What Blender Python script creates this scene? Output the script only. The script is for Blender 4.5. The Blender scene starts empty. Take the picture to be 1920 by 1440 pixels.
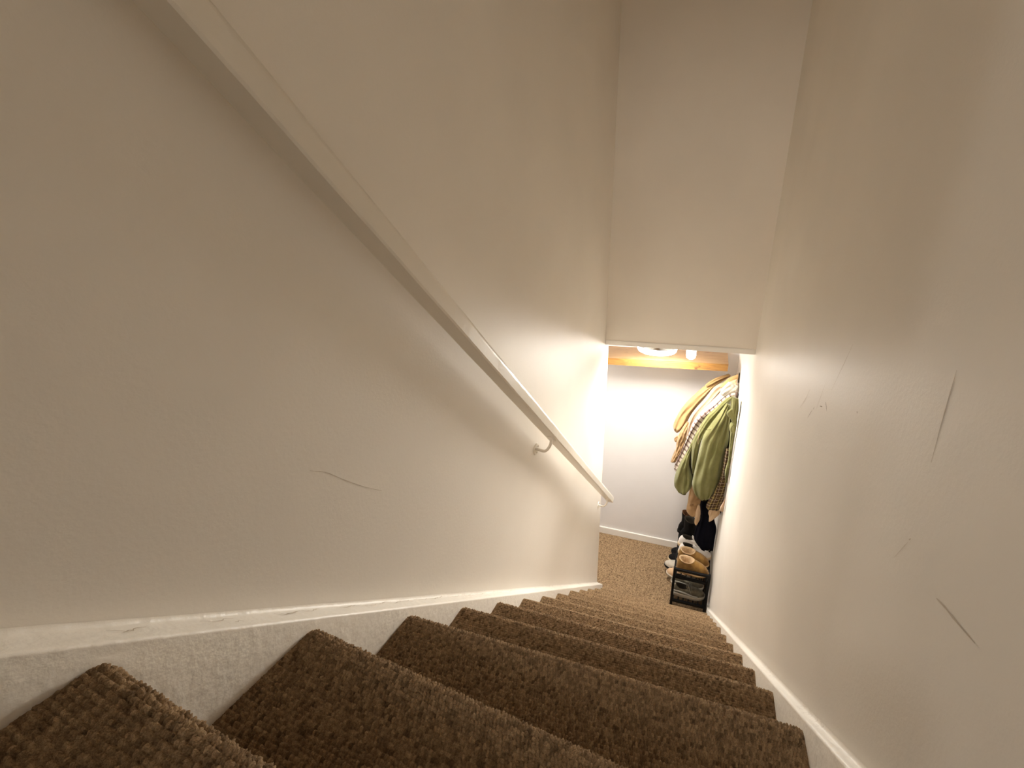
import bpy, bmesh, math, random
import numpy as np
from mathutils import Vector, Matrix

# ------------------------------------------------------------------ camera, world, light, exposure
scene = bpy.context.scene
COL = scene.collection
cd = bpy.data.cameras.new('camera')
cam = bpy.data.objects.new('camera', cd)
COL.objects.link(cam)
R_, D_, F_ = ((0.967525, 0.248615, 0.045675), (0.119083, -0.288913, -0.94992), (-0.222968, 0.924511, -0.309136))
cam.matrix_world = Matrix(((R_[0], -D_[0], -F_[0], 0.6089), (R_[1], -D_[1], -F_[1], -0.2012),
                           (R_[2], -D_[2], -F_[2], 0.4737), (0, 0, 0, 1)))
cd.lens = 14.7457
cd.sensor_width = 36
cd.shift_x = -0.09129
cd.shift_y = -0.01215
cd.clip_start = 0.01
scene.camera = cam

world = bpy.data.worlds.new('world')
scene.world = world
world.use_nodes = True
world.node_tree.nodes['Background'].inputs[0].default_value = (1, 0.8, 0.6, 1)
world.node_tree.nodes['Background'].inputs[1].default_value = 0.0

vs = scene.view_settings
vs.view_transform = 'Standard'
vs.look = 'None'
vs.gamma = 1
vs.use_curve_mapping = False
vs.exposure = 0.74
scene.cycles.max_bounces = 24
scene.cycles.diffuse_bounces = 16
scene.cycles.sample_clamp_indirect = 10.0


def point_lamp(name, loc, power, color, radius):
    l = bpy.data.lights.new(name, 'POINT')
    l.energy = power
    l.color = color
    l.shadow_soft_size = radius
    o = bpy.data.objects.new(name, l)
    o.location = loc
    COL.objects.link(o)
    return o


point_lamp('landing_room_lamp', (-1.25, -0.98, 0.72), 7.5, (1.0, 0.96, 0.88), 0.05)
point_lamp('stairwell_fill', (0.60, -2.05, 1.90), 47.0, (1.0, 0.96, 0.88), 0.25)  # fill lamp added behind the camera to brighten the stairwell
point_lamp('hall_fill', (-1.15, 2.95, -0.42), 15.0, (1.0, 0.97, 0.92), 0.12)  # unseen fill lamp added on the left to even out the lobby
sp = bpy.data.lights.new('lobby_fill_spot', 'SPOT')  # fill spot added to lift the left wall and the treads
sp.energy = 105.0
sp.color = (1.0, 0.95, 0.86)
sp.spot_size = math.radians(64)
sp.spot_blend = 1.0
sp.shadow_soft_size = 0.24
so_ = bpy.data.objects.new('lobby_fill_spot', sp)
so_.location = (0.50, 2.800, -0.350)
so_.rotation_euler = (Vector((0.23, 0.80, -0.58)) - Vector((0.515, 2.80, -0.35))).to_track_quat('-Z', 'Y').to_euler()
COL.objects.link(so_)
LOBBY_EMIT = 86.0
LOBBY_COL = (1.0, 0.97, 0.92, 1)

# ------------------------------------------------------------------ helpers
rng = np.random.default_rng(7)
random.seed(7)
WL, WR, WID = -0.045, 0.9, 0.878          # left wall face, right wall face, carpet width
FLOOR = -2.55
BACK = 3.45


def link(o, parent=None):
    COL.objects.link(o)
    if parent:
        o.parent = parent
    return o


def thing(name, label, cat, loc=(0, 0, 0), rz=0.0, group=None):
    o = bpy.data.objects.new(name, None)
    o.empty_display_size = 0.05
    o.location = loc
    o.rotation_euler = (0, 0, rz)
    o['label'] = label
    o['category'] = cat
    if group:
        o['group'] = group
    return link(o)


def struct(o):
    o['kind'] = 'structure'
    return o


def mesh_obj(name, verts, faces, mat, parent=None, smooth=False):
    me = bpy.data.meshes.new(name)
    me.from_pydata([tuple(v) for v in verts], [], faces)
    me.update()
    if smooth:
        me.polygons.foreach_set('use_smooth', [True] * len(me.polygons))
    o = bpy.data.objects.new(name, me)
    if mat:
        me.materials.append(mat)
    return link(o, parent)


def bm_obj(name, bm, mat, parent=None, smooth=False):
    me = bpy.data.meshes.new(name)
    bmesh.ops.recalc_face_normals(bm, faces=bm.faces)
    bm.to_mesh(me)
    bm.free()
    if smooth:
        me.polygons.foreach_set('use_smooth', [True] * len(me.polygons))
    me.materials.append(mat)
    o = bpy.data.objects.new(name, me)
    return link(o, parent)


def add_box(bm, x0, x1, y0, y1, z0, z1, bev=0.0, seg=2):
    r = bmesh.ops.create_cube(bm, size=1)
    for v in r['verts']:
        v.co = Vector(((x0 + x1) / 2 + v.co.x * (x1 - x0), (y0 + y1) / 2 + v.co.y * (y1 - y0), (z0 + z1) / 2 + v.co.z * (z1 - z0)))
    if bev:
        ed = list({e for v in r['verts'] for e in v.link_edges})
        bmesh.ops.bevel(bm, geom=ed, offset=bev, segments=seg, affect='EDGES', profile=0.6)


def box(name, x0, x1, y0, y1, z0, z1, mat, parent=None, bev=0.0):
    bm = bmesh.new()
    add_box(bm, x0, x1, y0, y1, z0, z1, bev)
    return bm_obj(name, bm, mat, parent)


def prism(name, quad_a, quad_b, mat, parent=None, bev=0.0):
    """solid between two matching polygons"""
    bm = bmesh.new()
    a = [bm.verts.new(p) for p in quad_a]
    b = [bm.verts.new(p) for p in quad_b]
    n = len(a)
    bm.faces.new(a)
    bm.faces.new(b[::-1])
    for i in range(n):
        bm.faces.new((a[i], b[i], b[(i + 1) % n], a[(i + 1) % n]))
    if bev:
        bmesh.ops.bevel(bm, geom=list(bm.edges), offset=bev, segments=2, affect='EDGES')
    return bm_obj(name, bm, mat, parent)


def catmull(P, n):
    P = np.asarray(P, float)
    if len(P) < 3:
        t = np.linspace(0, 1, n)[:, None]
        return P[0] * (1 - t) + P[-1] * t
    Q = np.vstack([2 * P[0] - P[1], P, 2 * P[-1] - P[-2]])
    seg = np.linspace(0, len(P) - 1 - 1e-6, n)
    out = []
    for s in seg:
        i = int(s)
        t = s - i
        p0, p1, p2, p3 = Q[i:i + 4]
        out.append(0.5 * (2 * p1 + (p2 - p0) * t + (2 * p0 - 5 * p1 + 4 * p2 - p3) * t * t + (3 * p1 - p0 - 3 * p2 + p3) * t ** 3))
    return np.array(out)


def tube_mesh(bm, pts, r, seg=10, closed=False):
    pts = [Vector(p) for p in pts]
    n = len(pts)
    rs = r if hasattr(r, '__len__') else [r] * n
    rings = []
    up = Vector((0.123, 0.456, 0.88)).normalized()
    for i, p in enumerate(pts):
        a = pts[(i - 1) % n] if closed or i > 0 else p
        b = pts[(i + 1) % n] if closed or i < n - 1 else p
        d = (b - a).normalized()
        if abs(d.dot(up)) > 0.98:
            up = Vector((1, 0, 0))
        s = d.cross(up).normalized()
        up = s.cross(d).normalized()
        rings.append([bm.verts.new(p + (s * math.cos(t) + up * math.sin(t)) * rs[i]) for t in [2 * math.pi * k / seg for k in range(seg)]])
    m = n if closed else n - 1
    for i in range(m):
        A, B = rings[i], rings[(i + 1) % n]
        for k in range(seg):
            bm.faces.new((A[k], A[(k + 1) % seg], B[(k + 1) % seg], B[k]))
    if not closed:
        bm.faces.new(rings[0][::-1])
        bm.faces.new(rings[-1])


def tube(name, pts, r, mat, parent=None, seg=10, closed=False):
    bm = bmesh.new()
    tube_mesh(bm, pts, r, seg, closed)
    return bm_obj(name, bm, mat, parent, True)


def lathe(name, prof, mat, parent=None, loc=(0, 0, 0), seg=48):
    verts, faces = [], []
    for r, z in prof:
        for k in range(seg):
            a = 2 * math.pi * k / seg
            verts.append((loc[0] + r * math.cos(a), loc[1] + r * math.sin(a), loc[2] + z))
    n = len(prof)
    for i in range(n - 1):
        for k in range(seg):
            k2 = (k + 1) % seg
            faces.append((i * seg + k, i * seg + k2, (i + 1) * seg + k2, (i + 1) * seg + k))
    faces.append(tuple(range(seg))[::-1])
    faces.append(tuple((n - 1) * seg + k for k in range(seg)))
    return mesh_obj(name, verts, faces, mat, parent, True)


def grid_obj(name, V, mat, parent=None, attrs=None, smooth=True):
    n, m, _ = V.shape
    me = bpy.data.meshes.new(name)
    me.vertices.add(n * m)
    me.vertices.foreach_set('co', V.reshape(-1).astype(np.float32))
    idx = np.arange(n * m).reshape(n, m)
    q = np.stack([idx[:-1, :-1], idx[:-1, 1:], idx[1:, 1:], idx[1:, :-1]], -1).reshape(-1, 4)
    nf = len(q)
    me.loops.add(nf * 4)
    me.loops.foreach_set('vertex_index', q.reshape(-1).astype(np.int32))
    me.polygons.add(nf)
    me.polygons.foreach_set('loop_start', np.arange(0, nf * 4, 4, dtype=np.int32))
    me.update(calc_edges=True)
    me.polygons.foreach_set('use_smooth', [smooth] * nf)
    for k, a in (attrs or {}).items():
        at = me.attributes.new(k, 'FLOAT', 'POINT')
        at.data.foreach_set('value', a.reshape(-1).astype(np.float32))
    me.materials.append(mat)
    o = bpy.data.objects.new(name, me)
    return link(o, parent)


# ------------------------------------------------------------------ materials
def mat_new(name, color=(0.8, 0.8, 0.8), rough=0.6, spec=0.5, metal=0.0):
    m = bpy.data.materials.new(name)
    m.use_nodes = True
    b = m.node_tree.nodes['Principled BSDF']
    b.inputs['Base Color'].default_value = (*color, 1)
    b.inputs['Roughness'].default_value = rough
    b.inputs['Specular IOR Level'].default_value = spec
    b.inputs['Metallic'].default_value = metal
    return m


def N(m, kind, **kw):
    n = m.node_tree.nodes.new(kind)
    for k, v in kw.items():
        setattr(n, k, v)
    return n


def L(m, a, b):
    m.node_tree.links.new(a, b)


def bsdf(m):
    return m.node_tree.nodes['Principled BSDF']


def coords(m, kind='Object', scale=(1, 1, 1), rot=(0, 0, 0)):
    t = N(m, 'ShaderNodeTexCoord')
    mp = N(m, 'ShaderNodeMapping')
    mp.inputs['Scale'].default_value = scale
    mp.inputs['Rotation'].default_value = rot
    L(m, t.outputs[kind], mp.inputs['Vector'])
    return mp.outputs['Vector']


def noise(m, vec, scale, detail=3, rough=0.5):
    n = N(m, 'ShaderNodeTexNoise')
    n.inputs['Scale'].default_value = scale
    n.inputs['Detail'].default_value = detail
    n.inputs['Roughness'].default_value = rough
    L(m, vec, n.inputs['Vector'])
    return n.outputs['Fac']


def ramp(m, fac, stops, interp='LINEAR'):
    r = N(m, 'ShaderNodeValToRGB')
    r.color_ramp.interpolation = interp
    el = r.color_ramp.elements
    el[0].position, el[0].color = stops[0][0], (*stops[0][1], 1)
    el[1].position, el[1].color = stops[1][0], (*stops[1][1], 1)
    for p, c in stops[2:]:
        e = el.new(p)
        e.color = (*c, 1)
    L(m, fac, r.inputs['Fac'])
    return r.outputs['Color']


def bump(m, height, strength=0.2, dist=0.002, chain=None):
    b = N(m, 'ShaderNodeBump')
    b.inputs['Strength'].default_value = strength
    b.inputs['Distance'].default_value = dist
    L(m, height, b.inputs['Height'])
    if chain:
        L(m, chain, b.inputs['Normal'])
    return b.outputs['Normal']


def mix(m, fac, a, b, mode='MIX'):
    n = N(m, 'ShaderNodeMix', data_type='RGBA', blend_type=mode)
    for sock, v in ((0, fac), (6, a), (7, b)):
        if hasattr(v, 'links'):
            L(m, v, n.inputs[sock])
        elif isinstance(v, (int, float)):
            n.inputs[sock].default_value = v
        else:
            n.inputs[sock].default_value = (*v, 1)
    return n.outputs[2]


def paint(name, c, rough=0.42, stipple=0.22, spec=0.5):
    m = mat_new(name, c, rough, spec)
    v = coords(m)
    big = noise(m, v, 2.3, 3)
    fine = noise(m, v, 420, 2)
    roll = noise(m, v, 130, 2)
    c2 = tuple(x * 0.955 for x in c)
    L(m, ramp(m, big, [(0.35, c2), (0.65, c)]), bsdf(m).inputs['Base Color'])
    n1 = bump(m, roll, stipple, 0.0012)
    L(m, bump(m, fine, stipple * 0.6, 0.0006, n1), bsdf(m).inputs['Normal'])
    return m


M = {}
M['wall'] = paint('cream_wall_paint', (0.86, 0.82, 0.755), 0.47, 0.22, 0.35)
M['lobby'] = paint('pale_grey_lobby_paint', (0.76, 0.74, 0.725), 0.55, 0.15)
M['bulk'] = paint('cream_bulkhead_paint', (0.84, 0.785, 0.705), 0.6, 0.15)
M['landing'] = paint('tan_landing_paint', (0.34, 0.27, 0.20), 0.6, 0.1)  # unseen landing walls, made dark to cut bounce near the stair top
M['white'] = paint('white_gloss_paint', (0.84, 0.81, 0.76), 0.35, 0.10)
M['rail'] = paint('cream_gloss_paint', (0.80, 0.75, 0.66), 0.32, 0.16)

# stringer paint: old gloss with dark cracks along the caulked joint
m = mat_new('stringer_paint', (0.86, 0.82, 0.75), 0.42)
v = coords(m)
crk = noise(m, coords(m, scale=(1, 1.2, 1.2)), 26, 6, 0.7)
crk2 = noise(m, v, 5, 2)
lump = noise(m, v, 60, 4)
ln = ramp(m, crk, [(0.497, (1, 1, 1)), (0.503, (0, 0, 0)), (0.509, (1, 1, 1))])
area = ramp(m, crk2, [(0.52, (1, 1, 1)), (0.6, (0, 0, 0))])
att = N(m, 'ShaderNodeAttribute', attribute_name='joint')
dk = mix(m, 1.0, ln, area, 'LIGHTEN')
dk2 = mix(m, att.outputs['Fac'], (1, 1, 1), dk)
L(m, mix(m, dk2, (0.30, 0.24, 0.17), (0.86, 0.82, 0.75)), bsdf(m).inputs['Base Color'])
L(m, bump(m, lump, 0.5, 0.004), bsdf(m).inputs['Normal'])
M['stringer'] = m

# looped carpet: each yarn loop has its own colour
m = mat_new('brown_loop_carpet', (0.3, 0.2, 0.12), 0.95, 0.1)
att = N(m, 'ShaderNodeAttribute', attribute_name='yarn')
v = coords(m)
fib = noise(m, coords(m, scale=(1, 1, 1)), 900, 3)
yc = ramp(m, att.outputs['Fac'], [(0.0, (0.08, 0.050, 0.029)), (1.0, (0.66, 0.495, 0.32)), (0.22, (0.20, 0.135, 0.077)), (0.55, (0.37, 0.255, 0.15)), (0.82, (0.51, 0.375, 0.225))])
fc = ramp(m, fib, [(0.3, (0.55, 0.52, 0.5)), (0.7, (1.1, 1.08, 1.05))])
L(m, mix(m, 1.0, yc, fc, 'MULTIPLY'), bsdf(m).inputs['Base Color'])
L(m, bump(m, fib, 0.6, 0.002), bsdf(m).inputs['Normal'])
M['carpet'] = m


def wood(name, ca, cb, cd_):
    m = mat_new(name, ca, 0.55)
    v = coords(m, scale=(1.6, 26, 26))
    w = noise(m, v, 3.2, 6, 0.65)
    k = noise(m, coords(m, scale=(6, 12, 12)), 2.2, 2)
    c = ramp(m, w, [(0.28, cd_), (0.72, ca), (0.45, cb)])
    L(m, mix(m, ramp(m, k, [(0.66, (0, 0, 0)), (0.74, (1, 1, 1))]), c, cd_), bsdf(m).inputs['Base Color'])
    L(m, bump(m, w, 0.3, 0.002), bsdf(m).inputs['Normal'])
    return m


M['wood_top'] = wood('pine_board', (0.38, 0.24, 0.118), (0.32, 0.195, 0.09), (0.19, 0.10, 0.042))
M['wood_edge'] = wood('stained_pine_edge', (0.36, 0.185, 0.046), (0.26, 0.12, 0.024), (0.10, 0.04, 0.010))
M['chrome'] = mat_new('brushed_chrome', (0.6, 0.6, 0.6), 0.25, 0.5, 1.0)
M['black_metal'] = mat_new('black_metal', (0.006, 0.006, 0.0065), 0.5, 0.18)
M['plastic'] = mat_new('white_plastic', (0.82, 0.81, 0.78), 0.4)
m = mat_new('lit_diffuser', (0.9, 0.88, 0.82), 0.5)
bsdf(m).inputs['Emission Color'].default_value = LOBBY_COL
bsdf(m).inputs['Emission Strength'].default_value = LOBBY_EMIT
M['lit'] = m
m = mat_new('lit_opal_rim', (0.9, 0.88, 0.82), 0.5)
bsdf(m).inputs['Emission Color'].default_value = LOBBY_COL
bsdf(m).inputs['Emission Strength'].default_value = LOBBY_EMIT * 0.30
M['lit_side'] = m
m = mat_new('glowing_bulb', (0.9, 0.88, 0.82), 0.4)
bsdf(m).inputs['Emission Color'].default_value = LOBBY_COL
bsdf(m).inputs['Emission Strength'].default_value = 4.0
M['bulb'] = m
M['scuff'] = mat_new('scuff', (0.58, 0.51, 0.43), 0.6)
M['scuff_faint'] = mat_new('faint_scuff', (0.66, 0.60, 0.52), 0.5)
M['crack'] = mat_new('crack', (0.50, 0.43, 0.34), 0.6)
M['scuff_dark'] = mat_new('dark_scuff', (0.34, 0.28, 0.21), 0.6)


def cloth(name, c, c2=None, weave=900, rough=0.9, big=9.0):
    m = mat_new(name, c, rough, 0.15)
    bsdf(m).inputs['Sheen Weight'].default_value = 0.2 if sum(c) > 0.4 else 0.0
    bsdf(m).inputs['Specular IOR Level'].default_value = 0.15 if sum(c) > 0.4 else 0.06
    v = coords(m)
    n1 = noise(m, v, big, 3)
    n2 = noise(m, v, weave, 2)
    c2 = c2 or tuple(x * 0.72 for x in c)
    L(m, ramp(m, n1, [(0.35, c2), (0.62, c)]), bsdf(m).inputs['Base Color'])
    L(m, bump(m, n2, 0.5, 0.002, bump(m, noise(m, v, 38, 3), 0.5, 0.006)), bsdf(m).inputs['Normal'])
    return m


def uv_sep(m):
    t = N(m, 'ShaderNodeUVMap', uv_map='UVMap')
    s = N(m, 'ShaderNodeSeparateXYZ')
    L(m, t.outputs['UV'], s.inputs[0])
    return t.outputs['UV'], s.outputs['X'], s.outputs['Y']


def cord(name, c, c2):
    m = cloth(name, c, c2)
    uv, u, v_ = uv_sep(m)
    w = N(m, 'ShaderNodeTexWave', wave_type='BANDS', bands_direction='X')
    w.inputs['Scale'].default_value = 70
    w.inputs['Distortion'].default_value = 0.6
    w.inputs['Detail'].default_value = 1
    L(m, uv, w.inputs['Vector'])
    old = bsdf(m).inputs['Normal'].links[0].from_socket
    L(m, bump(m, w.outputs['Fac'], 0.5, 0.003, old), bsdf(m).inputs['Normal'])
    oc = bsdf(m).inputs['Base Color'].links[0].from_socket
    L(m, mix(m, w.outputs['Fac'], mix(m, 1.0, oc, (0.78, 0.78, 0.74), 'MULTIPLY'), oc), bsdf(m).inputs['Base Color'])
    return m


def plaid(name, base, dark, mid, light, period=0.085, wts=(0.30, 0.55), mult=False):
    m = mat_new(name, base, 0.9, 0.15)
    uv, u, v_ = uv_sep(m)

    def bands(sock, ph):
        a = N(m, 'ShaderNodeMath', operation='MULTIPLY_ADD')
        a.inputs[1].default_value = 1 / period
        a.inputs[2].default_value = ph
        L(m, sock, a.inputs[0])
        f = N(m, 'ShaderNodeMath', operation='FRACT')
        L(m, a.outputs[0], f.inputs[0])
        return f.outputs[0]
    fu, fv = bands(u, 10.13), bands(v_, 10.31)
    st = [(0.0, base), (1.0, base), (wts[0], dark), (wts[0] + 0.06, mid), (wts[1], dark), (wts[1] + 0.12, base), (0.86, light), (0.90, base)]
    if mult:
        rel = lambda c_: tuple(x / y for x, y in zip(c_, base))
        st = [(p_, rel(c_)) for p_, c_ in st]
        cu, cv = ramp(m, fu, st, 'CONSTANT'), ramp(m, fv, st, 'CONSTANT')
        c = mix(m, 1.0, mix(m, 1.0, cu, cv, 'MULTIPLY'), base, 'MULTIPLY')
    else:
        c = mix(m, 0.5, ramp(m, fu, st, 'CONSTANT'), ramp(m, fv, st, 'CONSTANT'))
    L(m, c, bsdf(m).inputs['Base Color'])
    L(m, bump(m, noise(m, coords(m), 300, 3), 0.5, 0.003), bsdf(m).inputs['Normal'])
    return m


M['green'] = cord('green_corduroy', (0.235, 0.225, 0.085), (0.18, 0.175, 0.058))
M['green_lining_gap'] = cloth('dark_green_lining_gap', (0.06, 0.055, 0.025))
M['green_cuff'] = cloth('dark_green_cuff', (0.13, 0.12, 0.05))
M['camel'] = cloth('camel_wool', (0.46, 0.30, 0.135), (0.40, 0.245, 0.10))
M['peach'] = cloth('peach_wool', (0.52, 0.375, 0.25), (0.46, 0.30, 0.19))
M['camel_fleece'] = cloth('camel_fleece', (0.50, 0.33, 0.17), (0.34, 0.20, 0.08), 260, 0.95, 40)
M['knit'] = cloth('tan_knit', (0.45, 0.29, 0.15), (0.36, 0.22, 0.105), 500, 0.95, 30)
M['cream'] = cloth('cream_cloth', (0.58, 0.42, 0.27), (0.50, 0.35, 0.21))
M['black_cloth'] = cloth('black_cloth', (0.010, 0.010, 0.016), (0.006, 0.006, 0.009))
M['white_fleece'] = cloth('white_fleece', (0.60, 0.55, 0.47), (0.54, 0.48, 0.40), 200, 0.95, 50)
M['plaid_white'] = plaid('brown_plaid_on_white', (0.50, 0.43, 0.36), (0.085, 0.05, 0.044), (0.26, 0.17, 0.14), (0.58, 0.50, 0.43), 0.040, (0.30, 0.46), True)
M['plaid_dark'] = plaid('dark_plaid', (0.065, 0.036, 0.018), (0.012, 0.007, 0.005), (0.26, 0.19, 0.07), (0.66, 0.56, 0.43), 0.052)
M['suede'] = cloth('tan_suede', (0.32, 0.175, 0.046), (0.21, 0.105, 0.024), 700, 0.9, 22)
M['fleece_lining'] = cloth('cream_fleece_lining', (0.60, 0.43, 0.25), (0.46, 0.30, 0.16), 150, 0.98, 60)
M['dark_lining'] = cloth('dark_shoe_lining', (0.05, 0.04, 0.03))
M['white_leather'] = cloth('white_leather', (0.80, 0.76, 0.72), (0.72, 0.68, 0.64), 300, 0.5, 30)
M['pale_leather'] = cloth('pale_grey_leather', (0.55, 0.50, 0.42), (0.46, 0.41, 0.34), 300, 0.5, 30)
M['cream_sole'] = mat_new('cream_rubber', (0.62, 0.48, 0.30), 0.6)
M['gum_sole'] = mat_new('tan_rubber', (0.42, 0.26, 0.11), 0.6)
M['grey_mesh'] = cloth('grey_green_mesh', (0.17, 0.15, 0.105), (0.11, 0.095, 0.065), 500, 0.8, 40)
M['grey_band'] = mat_new('silver_grey_overlay', (0.34, 0.32, 0.27), 0.35)
M['pale_sole'] = mat_new('pale_foam', (0.50, 0.45, 0.36), 0.6)
M['black_leather'] = cloth('black_leather', (0.012, 0.011, 0.011), (0.007, 0.0065, 0.0065), 200, 0.6, 30)
M['black_rubber'] = mat_new('black_rubber', (0.008, 0.0075, 0.0075), 0.6, 0.15)
M['brown_lining'] = cloth('rust_brown_lining', (0.16, 0.07, 0.03), (0.05, 0.025, 0.015), 200, 0.9, 60)
M['lace'] = mat_new('white_lace', (0.78, 0.74, 0.70), 0.8)
M['lace_grey'] = mat_new('grey_lace', (0.30, 0.28, 0.23), 0.8)
M['pink_suede'] = cloth('pale_tan_suede', (0.60, 0.40, 0.24), (0.50, 0.32, 0.18))
M['navy'] = cloth('navy_cloth', (0.006, 0.006, 0.011), (0.004, 0.004, 0.007))

# ------------------------------------------------------------------ room shell
YE = 2.57                                             # where the left wall ends
CEIL = 2.5




bm = bmesh.new()
add_box(bm, WL - 0.11, WL, -0.16, YE, FLOOR - 0.02, CEIL, 0.004, 2)
wl = struct(bm_obj('wall_left', bm, M['wall']))
wr = struct(box('wall_right', WR, WR + 0.12, -2.8, BACK + 0.12, FLOOR - 0.02, CEIL, M['wall']))
# bulkhead over the foot of the stairs, not quite square to the walls
BL, BR = 2.475, 2.335
zl, zr = -0.198, -0.124
wf = struct(prism('wall_front', [(WL - 0.002, BL, zl), (WR + 0.002, BR, zr), (WR + 0.002, BR, CEIL), (WL - 0.002, BL, CEIL)],
                  [(WL - 0.002, YE + 0.05, zl), (WR + 0.002, YE + 0.05, zr), (WR + 0.002, YE + 0.05, CEIL), (WL - 0.002, YE + 0.05, CEIL)], M['bulk']))
tb = struct(prism('trim_1', [(WL - 0.001, BL - 0.006, zl - 0.032), (WR + 0.001, BR - 0.006, zr - 0.032), (WR + 0.001, BR - 0.006, zr + 0.001), (WL - 0.001, BL - 0.006, zl + 0.001)],
                  [(WL - 0.001, YE + 0.06, zl - 0.032), (WR + 0.001, YE + 0.06, zr - 0.032), (WR + 0.001, YE + 0.06, zr + 0.001), (WL - 0.001, YE + 0.06, zl + 0.001)], M['white'], None, 0.003))
LC = -0.20                                            # lobby ceiling height
struct(box('ceiling_lobby', -1.9, WR, YE + 0.045, BACK, LC, LC + 0.1, M['white']))
struct(box('ceiling', -2.3, WR, -2.8, YE + 0.05, CEIL, CEIL + 0.1, M['white']))
struct(box('wall_back', -1.9, WR, BACK, BACK + 0.12, FLOOR - 0.02, LC + 0.1, M['lobby']))
struct(box('wall_lobby_left', -2.0, -1.9, 2.1, BACK + 0.12, FLOOR - 0.02, LC + 0.1, M['lobby']))
struct(box('wall_lobby_near', -1.9, WL - 0.105, YE - 0.22, YE - 0.12, FLOOR - 0.02, LC + 0.1, M['lobby']))
struct(box('ceiling_lobby_left', -1.9, WL - 0.105, YE - 0.22, YE + 0.05, LC, LC + 0.1, M['white']))
struct(box('wall_landing_side', -2.3, WL - 0.105, -0.16, -0.06, 0.15, CEIL, M['landing']))
struct(box('wall_shading_nib', WL, 0.32, -0.76, -0.68, 0.15, CEIL, M['landing']))  # unseen nib added to shade the near left wall from the fill
struct(box('wall_shading_header', 0.32, WR, -0.76, -0.68, 1.80, CEIL, M['landing']))  # unseen header added to shade the bulkhead top and upper walls
struct(box('wall_landing_left', -2.4, -2.3, -2.8, -0.06, 0.15, CEIL, M['landing']))
struct(box('wall_landing_rear', -2.3, WR, -2.9, -2.8, 0.15, CEIL, M['landing']))
bb = bmesh.new()
add_box(bb, -1.9, WR, BACK - 0.016, BACK, FLOOR, FLOOR + 0.075, 0.004)
struct(bm_obj('baseboard_back', bb, M['white']))
bb = bmesh.new()
add_box(bb, WR - 0.014, WR, 2.66, BACK - 0.016, FLOOR, FLOOR + 0.07, 0.004)
struct(bm_obj('baseboard_right', bb, M['white']))

# ------------------------------------------------------------------ carpet
HASH = rng.random((6, 99991))


def loops(s, x, seed, ps=0.0064, px=0.0058, amp=0.0055):
    """height and yarn shade of the loop pile at arc length s and width x (arrays)"""
    row = np.floor(s / ps)
    off = np.where(row.astype(int) % 2 == 0, 0.0, 0.5)
    colf = x / px + off
    cl = np.floor(colf)

    def h(a, b, k):
        return HASH[k, ((a.astype(np.int64) * 7919 + b.astype(np.int64) * 104729 + seed * 613) % 99991)]
    jx = (h(row, cl, 1) - 0.5) * 0.34
    js = (h(row, cl, 2) - 0.5) * 0.34
    dx = (colf - cl - 0.5 - jx) * 1.0
    ds = (s / ps - row - 0.5 - js)
    r2 = (dx * 1.95) ** 2 + (ds * 1.95) ** 2
    hh = np.clip(1 - r2, 0, 1) ** 0.6 * (0.7 + 0.5 * h(row, cl, 3)) * amp
    shade = 0.30 + 0.42 * h(row, cl, 4)
    shade = np.where(h(row, cl, 5) > 0.95, 0.2, shade)
    return hh, shade


NY = [0.0, 0.225, 0.444, 0.652, 0.857, 1.066, 1.271, 1.482, 1.702, 1.912, 2.118, 2.328, 2.540]
NZ = [0.0, -0.204, -0.408, -0.598, -0.788, -0.980, -1.172, -1.364, -1.560, -1.758, -1.950, -2.150, -2.350]
SK = [-0.10, -0.088] + [0.0] * 11
PITCH = 0.923
stair = thing('staircase', 'straight staircase carpeted in brown loop pile between painted stringers', 'staircase', (0, 0, 0))


def step_mesh(i):
    yp, zp = (NY[i - 1], NZ[i - 1]) if i > 0 else (-0.235, 0.2)
    sp = SK[i - 1] if i > 0 else -0.12
    y, z, sk = NY[i], NZ[i], SK[i]
    znext = NZ[i + 1] if i < 12 else FLOOR
    rn = 0.013
    res = 0.0012 if i < 3 else (0.0015 if i < 7 else 0.0019)
    prof = [(yp - 0.03, z), (y - rn, z)]
    for k in range(1, 9):
        a = math.pi / 2 * (1 - k / 4.0) if k <= 8 else 0
        a = math.pi / 2 - k / 8 * (math.pi * 0.85)
        prof.append((y - rn + rn * math.cos(a), z - rn + rn * math.sin(a)))
    prof += [(y - 0.019, z - 0.045), (y - 0.02, max(znext, z - 0.21))]
    prof = np.array(prof)
    d = np.r_[0, np.cumsum(np.hypot(*np.diff(prof, axis=0).T))]
    n = int(d[-1] / res)
    s = np.linspace(0, d[-1], n)
    py, pz = np.interp(s, d, prof[:, 0]), np.interp(s, d, prof[:, 1])
    ty, tz = np.gradient(py), np.gradient(pz)
    k = np.hypot(ty, tz)
    ny, nz = -tz / k, ty / k
    m_ = int(WID / res)
    x = np.linspace(0.0, WID, m_)
    S, X = np.meshgrid(s, x, indexing='ij')
    hh, sh = loops(S, X, i + 1, amp=0.0055 if i < 3 else (0.0045 if i < 5 else 0.0027))
    hh = hh * np.clip(np.minimum(X, WID - X) / 0.007, 0.15, 1)
    frac = np.clip((py - (yp - 0.03)) / (y - yp + 0.03), 0, 1)
    fz = rng.normal(0, 1, S.shape)
    if i < 4:
        hh = hh + fz * 0.0004
    V = np.empty(S.shape + (3,))
    V[..., 0] = X + rng.normal(0, 0.0002, S.shape)
    skew = np.where(frac < 0.02, sp, sk) if False else (sp * (1 - frac) + sk * frac)
    V[..., 1] = py[:, None] + hh * ny[:, None] + skew[:, None] * X
    V[..., 2] = pz[:, None] + hh * nz[:, None] - 0.003
    o = grid_obj('step', V, M['carpet'], stair, {'yarn': np.clip(sh + fz * 0.05, 0, 1)})
    return o


for i in range(13):
    step_mesh(i)

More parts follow.
